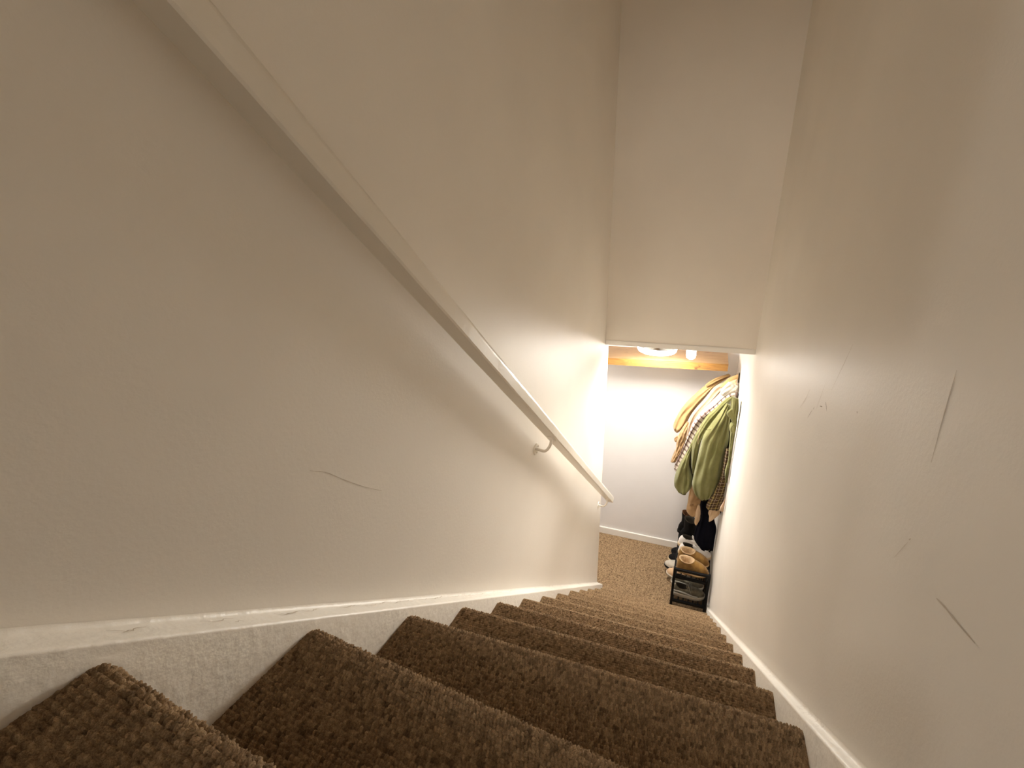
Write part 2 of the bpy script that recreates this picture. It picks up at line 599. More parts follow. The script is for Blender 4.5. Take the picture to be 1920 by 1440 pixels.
# stringers: face, rounded top edge, caulked ledge
def stringer(x_in, x_wall, top, y0, y1):
    s = 1 if x_wall > x_in else -1
    w = abs(x_wall - x_in)
    sec = [(0.0, -0.34), (0.0, top - 0.006), (0.0012, top - 0.002), (0.005, top), (w * 0.45, top + 0.001), (w * 0.8, top + 0.003), (w * 0.96, top + 0.006), (w - 0.0005, top + 0.013)]
    n = 420
    ys = np.linspace(y0, y1, n)
    V = np.empty((n, len(sec), 3))
    J = np.zeros((n, len(sec)))
    wob = np.convolve(rng.normal(0, 1, n + 30), np.ones(12) / 12, 'same')[15:15 + n]
    for k, (dx, dz) in enumerate(sec):
        V[:, k, 0] = x_in + s * dx
        V[:, k, 1] = ys
        a = wob * (0.0016 if k >= 4 else 0.0004)
        V[:, k, 2] = -PITCH * ys + dz + a
        J[:, k] = 1.0 if k >= 4 else 0.0
    V[:, 0, 2] = np.maximum(V[:, 0, 2], FLOOR)
    V[:, :, 2] = np.maximum(V[:, :, 2], FLOOR)
    o = grid_obj('stringer', V[:, ::-1] if s < 0 else V, M['stringer'], stair, {'joint': J[:, ::-1] if s < 0 else J})
    # end cap at the foot
    v = [tuple(V[-1, k]) for k in range(len(sec))] + [(x_in + s * (w - 0.0005), y1, FLOOR), (x_in, y1, FLOOR)]
    me = o.data
    bm2 = bmesh.new()
    bm2.from_mesh(me)
    f = bm2.faces.new([bm2.verts.new(p) for p in v])
    bm2.to_mesh(me)
    bm2.free()
    return o


stringer(0.0, WL, 0.0215, -0.30, YE + 0.02)
stringer(WID, WR, 0.020, -0.30, 2.62)

def ledge_cracks():
    r = np.random.default_rng(5)
    spots = [(0.02, 0.03, 0.42), (0.10, 0.035, 0.40), (0.13, 0.010, 0.62), (0.19, 0.05, 0.35), (0.235, 0.03, 0.30), (0.29, 0.05, 0.25), (0.33, 0.06, 0.30), (0.38, 0.05, 0.22), (0.42, 0.07, 0.30),
             (0.455, 0.03, 0.18), (0.50, 0.05, 0.22), (0.55, 0.05, 0.26), (0.59, 0.035, 0.16), (0.63, 0.06, 0.2), (0.70, 0.05, 0.2), (0.78, 0.06, 0.22), (0.88, 0.07, 0.2), (1.0, 0.05, 0.2)]
    for (y0_, ln_, f) in spots:
        k = 12
        base = 0
        verts, faces = [], []
        ph = r.uniform(0, 6)
        for q in range(k):
            t = q / (k - 1)
            yy = y0_ + ln_ * t
            fx = f + 0.07 * math.sin(7 * t + ph) + r.normal(0, 0.02)
            x = WL * (1 - fx)
            zz = -PITCH * yy + 0.0215 + 0.0008 + np.interp(1 - fx, [0.45, 0.8, 0.96], [0.001, 0.003, 0.006]) + 0.0012
            wd = 0.0006 * (0.3 + math.sin(math.pi * t)) * r.uniform(0.5, 1.6)
            verts.extend([(x - wd, yy, zz + 0.0002), (x + wd, yy, zz)])
            if q:
                faces.append((base + 2 * q - 2, base + 2 * q - 1, base + 2 * q + 1, base + 2 * q))
        mesh_obj('paint_crack', verts, faces, M['crack'], stair)


ledge_cracks()

# landing floor behind the camera, lobby floor in front
struct(box('floor_landing', -2.3, WR, -2.8, -0.235, 0.0, 0.197, M['carpet']))
x0, x1, y0, y1 = -0.36, WR - 0.001, 2.52, BACK - 0.001
nx, ny_ = int((x1 - x0) / 0.0021), int((y1 - y0) / 0.0021)
X, Y = np.meshgrid(np.linspace(x0, x1, nx), np.linspace(y0, y1, ny_))
hh, sh = loops(Y, X, 99, 0.0080, 0.0074, 0.0032)
sh = sh + rng.normal(0, 0.10, sh.shape)
sh = np.where(HASH[0, (np.floor(Y / 0.008).astype(int) * 7919 + np.floor(X / 0.0074).astype(int) * 104729) % 99991] > 0.84, sh - 0.22, sh)
V = np.stack([X, Y, FLOOR + hh - 0.001], -1)
struct(grid_obj('floor', V, M['carpet'], None, {'yarn': np.clip(sh + 0.05, 0, 1)}))
struct(box('floor_lobby', -1.9, -0.36, 2.1, BACK, FLOOR - 0.1, FLOOR, M['carpet']))
struct(box('floor_slab', -0.362, WR, 2.45, BACK, FLOOR - 0.1, FLOOR - 0.004, M['carpet']))

# ------------------------------------------------------------------ scuffs on the walls (parts of the walls)
def scuff(parent, pts, w, mat, side):
    pts = catmull(pts, 14)
    n = len(pts)
    x = (WL + 0.0006) if side < 0 else (WR - 0.0006)
    verts, faces = [], []
    for i, (y, z) in enumerate(pts):
        a, b = pts[max(i - 1, 0)], pts[min(i + 1, n - 1)]
        d = np.array(b) - np.array(a)
        d = d / (np.linalg.norm(d) + 1e-9)
        ww = w * (0.35 + 0.65 * math.sin(math.pi * (i + 0.6) / (n + 0.2))) * random.uniform(0.6, 1.2)
        verts += [(x, y - d[1] * ww, z + d[0] * ww), (x, y + d[1] * ww, z - d[0] * ww)]
        if i:
            faces.append((2 * i - 2, 2 * i - 1, 2 * i + 1, 2 * i))
    return mesh_obj('scuff_mark', verts, faces, mat, parent)


scuff(wl, [(0.306, 0.052), (0.335, 0.032), (0.365, 0.0), (0.41, -0.045), (0.456, -0.085)], 0.0008, M['scuff'], -1)
for pts, w, mt in (([(0.36, 0.341), (0.357, 0.284), (0.352, 0.222)], 0.0011, 'scuff'),
                   ([(0.262, 0.096), (0.245, 0.10), (0.227, 0.103), (0.192, 0.110)], 0.0016, 'scuff'),
                   ([(0.945, 0.031), (0.93, 0.05), (0.918, 0.064)], 0.0009, 'scuff_dark'),
                   ([(0.911, 0.068), (0.905, 0.078)], 0.0009, 'scuff_dark'),
                   ([(0.822, 0.124), (0.800, 0.109)], 0.0014, 'scuff_dark'),
                   ([(0.86, 0.098), (0.84, 0.104)], 0.0012, 'scuff_dark'),
                   ([(0.624, 0.181), (0.620, 0.178)], 0.0015, 'scuff_dark'),
                   ([(0.73, 0.285), (0.76, 0.23), (0.80, 0.16)], 0.0012, 'scuff_faint'),
                   ([(0.366, 0.064), (0.355, 0.088), (0.346, 0.107)], 0.0008, 'scuff_faint'),
                   ([(0.346, 0.110), (0.343, 0.114)], 0.0013, 'scuff'),
                   ([(1.05, 0.017), (1.01, 0.06), (0.98, 0.10)], 0.0014, 'scuff_faint'),
                   ([(0.886, 0.075), (0.87, 0.12), (0.85, 0.17)], 0.0010, 'scuff_faint')):
    scuff(wr, pts, w, M[mt], 1)

# ------------------------------------------------------------------ handrail
rail = thing('handrail', 'long cream painted wooden handrail sloping down the left wall on brackets', 'handrail', (0, 0, 0))
ang = math.atan(PITCH)
ca, sa = math.cos(ang), math.sin(ang)
RX0, RX1 = 0.0, 0.047
ra = 0.85                                             # height of the underside above the pitch line
h = 0.050
sec = [(RX0, 0.0), (RX0, h * 0.55)]
for k in range(1, 8):
    a = math.pi - k / 7 * math.pi / 2
    sec.append((RX0 + 0.018 + 0.018 * math.cos(a), h - 0.018 + 0.018 * math.sin(a)))
for k in range(0, 8):
    a = math.pi / 2 - k / 7 * math.pi / 2
    sec.append((RX1 - 0.018 + 0.018 * math.cos(a), h - 0.018 + 0.018 * math.sin(a)))
sec += [(RX1, 0.004), (RX1 - 0.003, 0.0)]
Y0r, Y1r = -0.12, 2.60
n = 200
verts, faces = [], []
for i in range(n):
    yy = Y0r + (Y1r - Y0r) * i / (n - 1)
    for (x, t) in sec:
        wob = 0.0005 * math.sin(yy * 31) + random.gauss(0, 0.0001)
        verts.append((x + wob, yy + t * sa, -PITCH * yy + ra + t * ca))
k = len(sec)
for i in range(n - 1):
    for j in range(k):
        faces.append((i * k + j, i * k + (j + 1) % k, (i + 1) * k + (j + 1) % k, (i + 1) * k + j))
faces.append(tuple(range(k)))
faces.append(tuple((n - 1) * k + j for j in range(k))[::-1])
mesh_obj('rail', verts, faces, M['rail'], rail)


def bracket(y):
    zt = -PITCH * y + ra
    zp = zt - 0.060
    yp = y - 0.012
    arm = tube('bracket', catmull([(WL + 0.004, yp, zp + 0.004), (WL + 0.022, yp, zp + 0.002), (WL + 0.040, yp + 0.001, zp), (0.008, yp + 0.004, zp + 0.010), (0.019, yp + 0.008, zp + 0.032), (0.023, y, zt + 0.002)], 22), 0.0062, M['rail'], rail, 14)
    bm = bmesh.new()
    r = bmesh.ops.create_cone(bm, cap_ends=True, segments=28, radius1=0.027, radius2=0.024, depth=0.005)
    for v_ in r['verts']:
        c = v_.co
        v_.co = Vector((WL + 0.0025 + c.z, yp + c.x, zp + 0.004 + c.y))
    bm_obj('wall_plate', bm, M['rail'], arm)
    for a in (0.5, 2.6, 4.7):
        bm = bmesh.new()
        r = bmesh.ops.create_uvsphere(bm, u_segments=10, v_segments=6, radius=0.0035)
        for v_ in r['verts']:
            c = v_.co
            v_.co = Vector((WL + 0.0055 + c.z * 0.5, yp + 0.016 * math.cos(a) + c.x, zp + 0.004 + 0.016 * math.sin(a) + c.y))
        bm_obj('screw', bm, M['scuff'], arm, True)
    bm = bmesh.new()
    add_box(bm, -0.013, 0.013, -0.024, 0.024, -0.0045, 0.0005, 0.0015)
    sd = bm_obj('saddle', bm, M['rail'], arm)
    sd.rotation_euler = (-ang, 0, 0)
    sd.location = (0.023, y, zt)
    return arm


bracket(1.31)
bracket(2.50)

# ------------------------------------------------------------------ lobby shelf and ceiling fittings
sh_ = thing('wall_shelf', 'thick pine plank shelf high on the lobby wall', 'shelf', (0, 0, 0))
SF = 3.04
pl = [(-0.152,3.040,-0.489), (0.799,3.040,-0.429), (0.803,3.040,-0.489)]
zt, zb_ = (pl[0][2] + pl[1][2]) / 2, (pl[0][2] + pl[1][2]) / 2 - 0.058
ztl, ztr = pl[0][2], pl[1][2]
xl, xr = -0.75, pl[1][0]
slope = (ztr - ztl) / (pl[1][0] - pl[0][0])
def zat(x): return ztr + slope * (x - xr)
prism('board', [(xl, SF + 0.004, zat(xl)), (xr, SF + 0.004, ztr), (xr, BACK, ztr), (xl, BACK, zat(xl))],
      [(xl, SF + 0.004, zat(xl) - 0.056), (xr, SF + 0.004, ztr - 0.056), (xr, BACK, ztr - 0.056), (xl, BACK, zat(xl) - 0.056)], M['wood_top'], sh_)
e = prism('front_edge', [(xl, SF - 0.004, zat(xl) - 0.002), (xr, SF - 0.004, ztr - 0.002), (xr, SF + 0.0045, ztr), (xl, SF + 0.0045, zat(xl))],
      [(xl, SF - 0.004, zat(xl) - 0.055), (xr, SF - 0.004, ztr - 0.057), (xr, SF + 0.0045, ztr - 0.056), (xl, SF + 0.0045, zat(xl) - 0.056)], M['wood_edge'], sh_)
e['label'] = 'orange-brown grained front edge'

LX, LY = 0.270, 2.78
lamp = thing('ceiling_light', 'round white flush ceiling light with chrome rim glowing under the lobby ceiling', 'ceiling light', (0, 0, 0))
lathe('base_ring', [(0.146, LC), (0.149, LC - 0.03), (0.150, LC - 0.070), (0.147, LC - 0.076), (0.142, LC - 0.078)], M['chrome'], lamp, (LX, LY, 0))
df = lathe('diffuser', [(0.143, LC - 0.074), (0.145, LC - 0.090), (0.142, LC - 0.104), (0.135, LC - 0.114), (0.124, LC - 0.119), (0.08, LC - 0.123), (0.02, LC - 0.125)], M['lit_side'], lamp, (LX, LY, 0))
df.data.materials.append(M['lit'])
for p_ in df.data.polygons:
    if p_.normal.z < -0.8 or (abs(p_.normal.z) > 0.8 and p_.center.z < LC - 0.112):
        p_.material_index = 1
BX, BY = 0.515, 2.85
bl = thing('pendant_bulb', 'small white rounded bulb fitting hanging right of the round ceiling light', 'light bulb', (0, 0, 0))
lathe('lamp_holder', [(0.03, LC), (0.03, LC - 0.012), (0.019, LC - 0.02), (0.019, LC - 0.075)], M['plastic'], bl, (BX, BY, 0), 28)
lathe('bulb', [(0.019, LC - 0.07), (0.032, LC - 0.085), (0.036, LC - 0.105), (0.036, LC - 0.140), (0.031, LC - 0.158), (0.018, LC - 0.168), (0.004, LC - 0.171)], M['bulb'], bl, (BX, BY, 0), 28)

# ------------------------------------------------------------------ garments
def loft(name, Lp, Rp, mat, parent, thick=0.03, n=46, m=36, folds=3, famp=0.006, drift=0.8, end=0.55, seed=0, pw=0.8, rough=0.0, top_open=0.35):
    """soft body between a left and a right edge, elliptical in section, with folds running along it"""
    A, B = catmull(Lp, n), catmull(Rp, n)
    r = np.random.default_rng(seed + 11)
    ph = r.uniform(0, 6.28, 4)
    t = np.linspace(0, 1, n)
    mid = (A + B) / 2
    half = (B - A) / 2
    wid = np.linalg.norm(half, axis=1)
    sl = np.r_[0, np.cumsum(np.linalg.norm(np.diff(mid, axis=0), axis=1))]
    taper = np.minimum(1, np.minimum(top_open + t * 7, end + (1 - t) * 8))
    taper = np.sqrt(np.clip(taper, 0.05, 1))
    V = np.empty((n, m, 3))
    UV = np.empty((n, m, 2))
    for j in range(m):
        th = 2 * math.pi * j / m
        c, s = math.cos(th), math.sin(th)
        cc = math.copysign(abs(c) ** pw, c)
        ss = math.copysign(abs(s) ** pw, s)
        tk = thick * np.minimum(1.0, wid / (thick * 0.8 + 1e-6)) * taper
        f = famp * s * (np.sin(folds * math.pi * cc + ph[0] + drift * 4 * t) * 0.7 + np.sin(folds * 1.9 * math.pi * cc + ph[1] - drift * 3 * t) * 0.35 + 0.5 * np.sin(9 * t + 3 * cc + ph[2]))
        cr = rough * np.sin(26 * t + 7 * cc + ph[3]) * s
        V[:, j] = mid + half * cc
        V[:, j, 1] -= tk * ss + f * np.minimum(1, wid / 0.03) + cr
        UV[:, j, 0] = cc * wid
        UV[:, j, 1] = sl
    verts = V.reshape(-1, 3)
    faces = []
    for i in range(n - 1):
        for j in range(m):
            j2 = (j + 1) % m
            faces.append((i * m + j, i * m + j2, (i + 1) * m + j2, (i + 1) * m + j))
    faces.append(tuple(range(m))[::-1])
    faces.append(tuple((n - 1) * m + j for j in range(m)))
    o = mesh_obj(name, verts, faces, mat, parent, True)
    uvl = o.data.uv_layers.new(name='UVMap')
    uvf = UV.reshape(-1, 2)
    vi = np.empty(len(o.data.loops), dtype=np.int32)
    o.data.loops.foreach_get('vertex_index', vi)
    uvl.data.foreach_set('uv', uvf[vi].reshape(-1).astype(np.float32))
    return o


def ribbon(name, pts, r, mat, parent):
    return tube(name, catmull(pts, 20), r, mat, parent, 8)


G = 'coats hanging on the wall hooks'
# green corduroy jacket, nearest
g = thing('jacket', 'olive green corduroy jacket with puffed sleeves, nearest of the hanging coats', 'jacket', (0, 0, 0), 0, G)
loft('front_panel', [(0.832,2.900,-0.642), (0.790,2.900,-0.683), (0.744,2.900,-0.755), (0.692,2.900,-0.826), (0.651,2.900,-0.924), (0.616,2.900,-1.018), (0.603,2.900,-1.096), (0.603,2.900,-1.172), (0.612,2.900,-1.258), (0.630,2.900,-1.339)],
     [(0.856,2.900,-0.647), (0.824,2.900,-0.704), (0.783,2.900,-0.776), (0.741,2.900,-0.859), (0.696,2.900,-0.958), (0.668,2.900,-1.037), (0.660,2.900,-1.114), (0.656,2.900,-1.192), (0.652,2.900,-1.266), (0.643,2.900,-1.346)], M['green'], g, 0.022, 60, seed=1, folds=2)
loft('front_edge', [(0.812,2.930,-0.665), (0.758,2.930,-0.739), (0.699,2.930,-0.815), (0.659,2.930,-0.894), (0.623,2.930,-0.984), (0.601,2.930,-1.054), (0.579,2.930,-1.125)],
     [(0.844,2.930,-0.669), (0.788,2.930,-0.752), (0.741,2.930,-0.827), (0.694,2.930,-0.912), (0.659,2.930,-1.006), (0.629,2.930,-1.078), (0.607,2.930,-1.144)], M['green'], g, 0.020, 50, seed=21, folds=2)
loft('sleeve', [(0.592,2.910,-1.074), (0.577,2.910,-1.134), (0.557,2.910,-1.186), (0.526,2.910,-1.261), (0.500,2.910,-1.355), (0.491,2.910,-1.443), (0.506,2.910,-1.502), (0.559,2.910,-1.548)],
     [(0.622,2.910,-1.078), (0.600,2.910,-1.145), (0.594,2.910,-1.209), (0.597,2.910,-1.277), (0.620,2.910,-1.337), (0.640,2.910,-1.403), (0.636,2.910,-1.480), (0.594,2.910,-1.545)], M['green'], g, 0.050, 60, seed=2, folds=3, famp=0.013, pw=0.9, rough=0.003)
loft('cuff', [(0.492,2.925,-1.463), (0.500,2.925,-1.502), (0.535,2.925,-1.542), (0.569,2.925,-1.566)], [(0.535,2.925,-1.449), (0.561,2.925,-1.490), (0.582,2.925,-1.526), (0.600,2.925,-1.564)], M['green_cuff'], g, 0.036, 20, seed=3)
loft('sleeve', [(0.810,2.820,-0.666), (0.768,2.820,-0.759), (0.721,2.820,-0.854), (0.677,2.820,-0.955), (0.660,2.820,-1.087), (0.647,2.820,-1.231), (0.639,2.820,-1.344), (0.641,2.820,-1.402), (0.674,2.820,-1.475), (0.737,2.820,-1.506)],
     [(0.851,2.820,-0.686), (0.853,2.820,-0.784), (0.861,2.820,-0.875), (0.867,2.820,-0.950), (0.861,2.820,-1.028), (0.853,2.820,-1.112), (0.854,2.820,-1.215), (0.849,2.820,-1.306), (0.826,2.820,-1.413), (0.774,2.820,-1.498)], M['green'], g, 0.060, 80, 48, seed=4, folds=4, famp=0.011, pw=0.85, rough=0.003)
loft('cuff', [(0.679,2.840,-1.487), (0.703,2.840,-1.512), (0.726,2.840,-1.527)], [(0.735,2.840,-1.495), (0.754,2.840,-1.516), (0.768,2.840,-1.528)], M['green_lining_gap'], g, 0.024, 16, seed=5)
loft('back_panel', [(0.827,2.680,-0.561), (0.834,2.680,-0.645), (0.851,2.680,-0.745), (0.858,2.680,-0.849), (0.864,2.680,-0.955), (0.870,2.680,-1.051), (0.860,2.680,-1.151), (0.874,2.680,-1.235)],
     [(0.878,2.680,-0.570), (0.889,2.680,-0.648), (0.889,2.680,-0.736), (0.889,2.680,-0.840), (0.889,2.680,-0.937), (0.889,2.680,-1.058), (0.889,2.680,-1.164), (0.889,2.680,-1.242)], M['green'], g, 0.040, 60, seed=6, folds=3, famp=0.014, rough=0.004)
loft('collar', [(0.831,2.700,-0.560), (0.835,2.700,-0.616), (0.846,2.700,-0.672), (0.861,2.700,-0.728), (0.881,2.700,-0.770)],
     [(0.877,2.700,-0.578), (0.889,2.700,-0.632), (0.889,2.700,-0.684), (0.889,2.700,-0.738), (0.889,2.700,-0.783)], M['green'], g, 0.022, 30, seed=7, folds=1)
loft('lapel', [(0.837,2.660,-0.641), (0.812,2.660,-0.673), (0.819,2.660,-0.696), (0.848,2.660,-0.725), (0.878,2.660,-0.761)],
     [(0.847,2.660,-0.635), (0.862,2.660,-0.665), (0.877,2.660,-0.696), (0.889,2.660,-0.730), (0.889,2.660,-0.774)], M['green'], g, 0.012, 26, seed=8, folds=1, famp=0.003)
loft('hood_tab', [(0.848,2.670,-0.750), (0.842,2.670,-0.784), (0.853,2.670,-0.816), (0.878,2.670,-0.837)], [(0.881,2.670,-0.749), (0.889,2.670,-0.780), (0.889,2.670,-0.813), (0.885,2.670,-0.836)], M['green'], g, 0.022, 24, seed=9, folds=1)
loft('lining', [(0.602,2.940,-1.145), (0.588,2.940,-1.216), (0.592,2.940,-1.295), (0.609,2.940,-1.372), (0.628,2.940,-1.429)], [(0.623,2.940,-1.141), (0.635,2.940,-1.207), (0.647,2.940,-1.284), (0.656,2.940,-1.362), (0.659,2.940,-1.432)], M['green_lining_gap'], g, 0.016, 30, seed=12)  # dark strip painted in for the shaded gap beside the left sleeve
loft('lining', [(0.855,2.950,-0.719), (0.838,2.950,-0.797), (0.824,2.950,-0.877), (0.837,2.950,-0.981), (0.860,2.950,-1.094), (0.862,2.950,-1.200), (0.862,2.950,-1.298)], [(0.881,2.950,-0.733), (0.888,2.950,-0.812), (0.889,2.950,-0.900), (0.889,2.950,-1.000), (0.889,2.950,-1.094), (0.889,2.950,-1.191), (0.889,2.950,-1.299)], M['green_lining_gap'], g, 0.018, 40, seed=10)
ribbon('drawcord', [(0.645,2.855,-0.927), (0.645,2.855,-0.964), (0.642,2.855,-1.010), (0.646,2.855,-1.047)], 0.0022, M['cream'], g)
sm = [(0.657,2.775,-0.866), (0.698,2.775,-0.881), (0.728,2.775,-0.872), (0.763,2.775,-0.871), (0.789,2.775,-0.836)]
ribbon('yoke_seam', sm, 0.0016, M['green_cuff'], g)

# white fleece-lined jacket with brown plaid
w_ = thing('jacket', 'white and brown plaid jacket squeezed between the green jacket and the peach coat', 'jacket', (0, 0, 0), 0, G)
loft('body', [(0.873,3.000,-0.576), (0.805,3.000,-0.603), (0.740,3.000,-0.692), (0.687,3.000,-0.768), (0.630,3.000,-0.845), (0.588,3.000,-0.932), (0.571,3.000,-1.006), (0.554,3.000,-1.091), (0.531,3.000,-1.169), (0.507,3.000,-1.278), (0.481,3.000,-1.375), (0.493,3.000,-1.409)],
     [(0.889,3.000,-0.672), (0.867,3.000,-0.710), (0.804,3.000,-0.782), (0.756,3.000,-0.854), (0.714,3.000,-0.921), (0.668,3.000,-0.999), (0.623,3.000,-1.094), (0.593,3.000,-1.178), (0.563,3.000,-1.263), (0.531,3.000,-1.345), (0.510,3.000,-1.395), (0.502,3.000,-1.412)], M['white_fleece'], w_, 0.032, 70, seed=31, folds=3)
pf = loft('plaid_trim', [(0.889,2.972,-0.625), (0.841,2.972,-0.641), (0.787,2.972,-0.684), (0.738,2.972,-0.745), (0.688,2.972,-0.802), (0.628,2.972,-0.862), (0.587,2.972,-0.943), (0.565,2.972,-1.018), (0.547,2.972,-1.093), (0.525,2.972,-1.175), (0.496,2.972,-1.275), (0.477,2.972,-1.360), (0.494,2.972,-1.393)],
     [(0.889,2.972,-0.667), (0.862,2.972,-0.673), (0.817,2.972,-0.729), (0.776,2.972,-0.789), (0.738,2.972,-0.845), (0.701,2.972,-0.911), (0.661,2.972,-0.997), (0.631,2.972,-1.069), (0.608,2.972,-1.141), (0.581,2.972,-1.210), (0.552,2.972,-1.305), (0.519,2.972,-1.372), (0.508,2.972,-1.395)], M['plaid_white'], w_, 0.016, 80, seed=32, folds=2)
pf['label'] = 'white cloth with dark brown plaid'
loft('collar', [(0.814,2.985,-0.553), (0.794,2.985,-0.582), (0.767,2.985,-0.620), (0.764,2.985,-0.656)], [(0.889,2.985,-0.578), (0.877,2.985,-0.610), (0.842,2.985,-0.645), (0.807,2.985,-0.677)], M['white_fleece'], w_, 0.02, 24, seed=33)

# peach wool coat
pc = thing('coat', 'pale peach wool coat between the camel coat and the white plaid jacket', 'coat', (0, 0, 0), 0, G)
loft('sleeve', [(0.880,3.090,-0.512), (0.797,3.090,-0.590), (0.717,3.090,-0.646), (0.655,3.090,-0.761), (0.600,3.090,-0.844), (0.567,3.090,-0.902), (0.557,3.090,-0.971), (0.548,3.090,-1.051), (0.543,3.090,-1.132)],
     [(0.889,3.090,-0.559), (0.827,3.090,-0.599), (0.789,3.090,-0.654), (0.743,3.090,-0.725), (0.698,3.090,-0.801), (0.648,3.090,-0.885), (0.600,3.090,-0.964), (0.574,3.090,-1.047), (0.552,3.090,-1.135)], M['peach'], pc, 0.034, 60, seed=41, folds=2)
loft('collar', [(0.882,3.060,-0.507), (0.822,3.060,-0.541), (0.787,3.060,-0.581), (0.759,3.060,-0.621)], [(0.889,3.060,-0.549), (0.867,3.060,-0.571), (0.831,3.060,-0.602), (0.787,3.060,-0.644)], M['camel'], pc, 0.020, 26, seed=42, folds=1)
loft('hood', [(0.878,3.045,-0.538), (0.818,3.045,-0.572), (0.787,3.045,-0.612), (0.773,3.045,-0.663)], [(0.889,3.045,-0.606), (0.882,3.045,-0.626), (0.845,3.045,-0.653), (0.801,3.045,-0.691)], M['cream'], pc, 0.026, 30, seed=43, folds=2)

# camel coat, farthest
cc_ = thing('coat', 'camel wool coat with fat rounded sleeve, farthest of the hanging coats', 'coat', (0, 0, 0), 0, G)
loft('sleeve', [(0.811,3.200,-0.560), (0.725,3.200,-0.613), (0.646,3.200,-0.679), (0.569,3.200,-0.771), (0.499,3.200,-0.869), (0.450,3.200,-0.971), (0.422,3.200,-1.066), (0.433,3.200,-1.126)],
     [(0.838,3.200,-0.570), (0.766,3.200,-0.635), (0.713,3.200,-0.694), (0.655,3.200,-0.788), (0.599,3.200,-0.879), (0.558,3.200,-0.959), (0.530,3.200,-1.039), (0.475,3.200,-1.134)], M['camel'], cc_, 0.048, 60, seed=51, folds=2, famp=0.009, pw=0.9, rough=0.002)
loft('collar', [(0.817,3.160,-0.542), (0.730,3.160,-0.585), (0.672,3.160,-0.630), (0.645,3.160,-0.661)], [(0.835,3.160,-0.553), (0.757,3.160,-0.600), (0.696,3.160,-0.650), (0.660,3.160,-0.678)], M['camel'], cc_, 0.014, 26, seed=52, folds=1)
loft('cuff', [(0.428,3.215,-1.092), (0.431,3.215,-1.123), (0.452,3.215,-1.150)], [(0.500,3.215,-1.070), (0.490,3.215,-1.108), (0.466,3.215,-1.148)], M['camel_fleece'], cc_, 0.036, 14, seed=53)

# shaggy camel coat below the camel sleeve
sc_ = thing('coat', 'shaggy camel coat whose ragged hem shows below the fat camel sleeve', 'coat', (0, 0, 0), 0, G)
loft('sleeve', [(0.534,3.140,-0.997), (0.494,3.140,-1.083), (0.473,3.140,-1.153), (0.466,3.140,-1.221), (0.467,3.140,-1.272), (0.454,3.140,-1.332), (0.437,3.140,-1.399)],
     [(0.563,3.140,-1.017), (0.555,3.140,-1.103), (0.544,3.140,-1.176), (0.528,3.140,-1.241), (0.514,3.140,-1.290), (0.496,3.140,-1.340), (0.479,3.140,-1.397)], M['camel_fleece'], sc_, 0.030, 50, seed=55, folds=3, famp=0.010, rough=0.004)
loft('fringe', [(0.459,3.150,-1.155), (0.443,3.150,-1.183), (0.455,3.150,-1.212)], [(0.494,3.150,-1.139), (0.488,3.150,-1.175), (0.483,3.150,-1.212)], M['camel_fleece'], sc_, 0.010, 12, seed=56, end=0.05)
loft('fringe', [(0.462,3.150,-1.284), (0.445,3.150,-1.350), (0.432,3.150,-1.411)], [(0.499,3.150,-1.277), (0.486,3.150,-1.342), (0.465,3.150,-1.410)], M['camel'], sc_, 0.014, 14, seed=57, end=0.05)

# dark plaid shirt under the green jacket
ps_ = thing('shirt', 'dark brown plaid shirt hanging below the green jacket beside the wall', 'shirt', (0, 0, 0), 0, G)
loft('body', [(0.849,2.760,-0.999), (0.846,2.760,-1.126), (0.844,2.760,-1.238), (0.828,2.760,-1.331), (0.806,2.760,-1.413), (0.777,2.760,-1.477), (0.766,2.760,-1.529), (0.777,2.760,-1.552)],
     [(0.889,2.760,-1.000), (0.889,2.760,-1.116), (0.889,2.760,-1.226), (0.889,2.760,-1.311), (0.889,2.760,-1.387), (0.889,2.760,-1.447), (0.878,2.760,-1.504), (0.863,2.760,-1.547)], M['plaid_dark'], ps_, 0.024, 60, seed=61, folds=3, famp=0.006, end=0.3)

# tan lined coat hem next to the wall
tc = thing('coat', 'tan suede coat hem hanging tight against the right wall', 'coat', (0, 0, 0), 0, G)
loft('body', [(0.887,2.640,-1.017), (0.889,2.640,-1.149), (0.889,2.640,-1.247), (0.889,2.640,-1.321), (0.881,2.640,-1.379), (0.864,2.640,-1.429), (0.861,2.640,-1.463)],
     [(0.889,2.640,-1.020), (0.889,2.640,-1.143), (0.889,2.640,-1.242), (0.889,2.640,-1.325), (0.889,2.640,-1.380), (0.889,2.640,-1.428), (0.889,2.640,-1.466)], M['peach'], tc, 0.020, 46, seed=65, folds=3, end=0.3)
loft('lining', [(0.889,2.655,-1.109), (0.889,2.655,-1.220), (0.889,2.655,-1.325), (0.889,2.655,-1.418), (0.889,2.655,-1.461)], [(0.889,2.655,-1.106), (0.889,2.655,-1.218), (0.889,2.655,-1.323), (0.889,2.655,-1.407), (0.889,2.655,-1.460)], M['brown_lining'], tc, 0.010, 30, seed=66)

# cream scarf end
sf = thing('scarf', 'cream scarf with a pointed end below the dark plaid shirt', 'scarf', (0, 0, 0), 0, G)
loft('scarf_end', [(0.803,2.800,-1.528), (0.806,2.800,-1.588), (0.803,2.800,-1.634), (0.806,2.800,-1.695)], [(0.882,2.800,-1.536), (0.882,2.800,-1.596), (0.854,2.800,-1.643), (0.814,2.800,-1.693)], M['cream'], sf, 0.014, 26, seed=71, folds=2, end=0.05)
loft('scarf_end', [(0.804,2.810,-1.570), (0.793,2.810,-1.619), (0.805,2.810,-1.651)], [(0.829,2.810,-1.575), (0.818,2.810,-1.623), (0.818,2.810,-1.654)], M['cream'], sf, 0.010, 14, seed=72, folds=1, end=0.05)

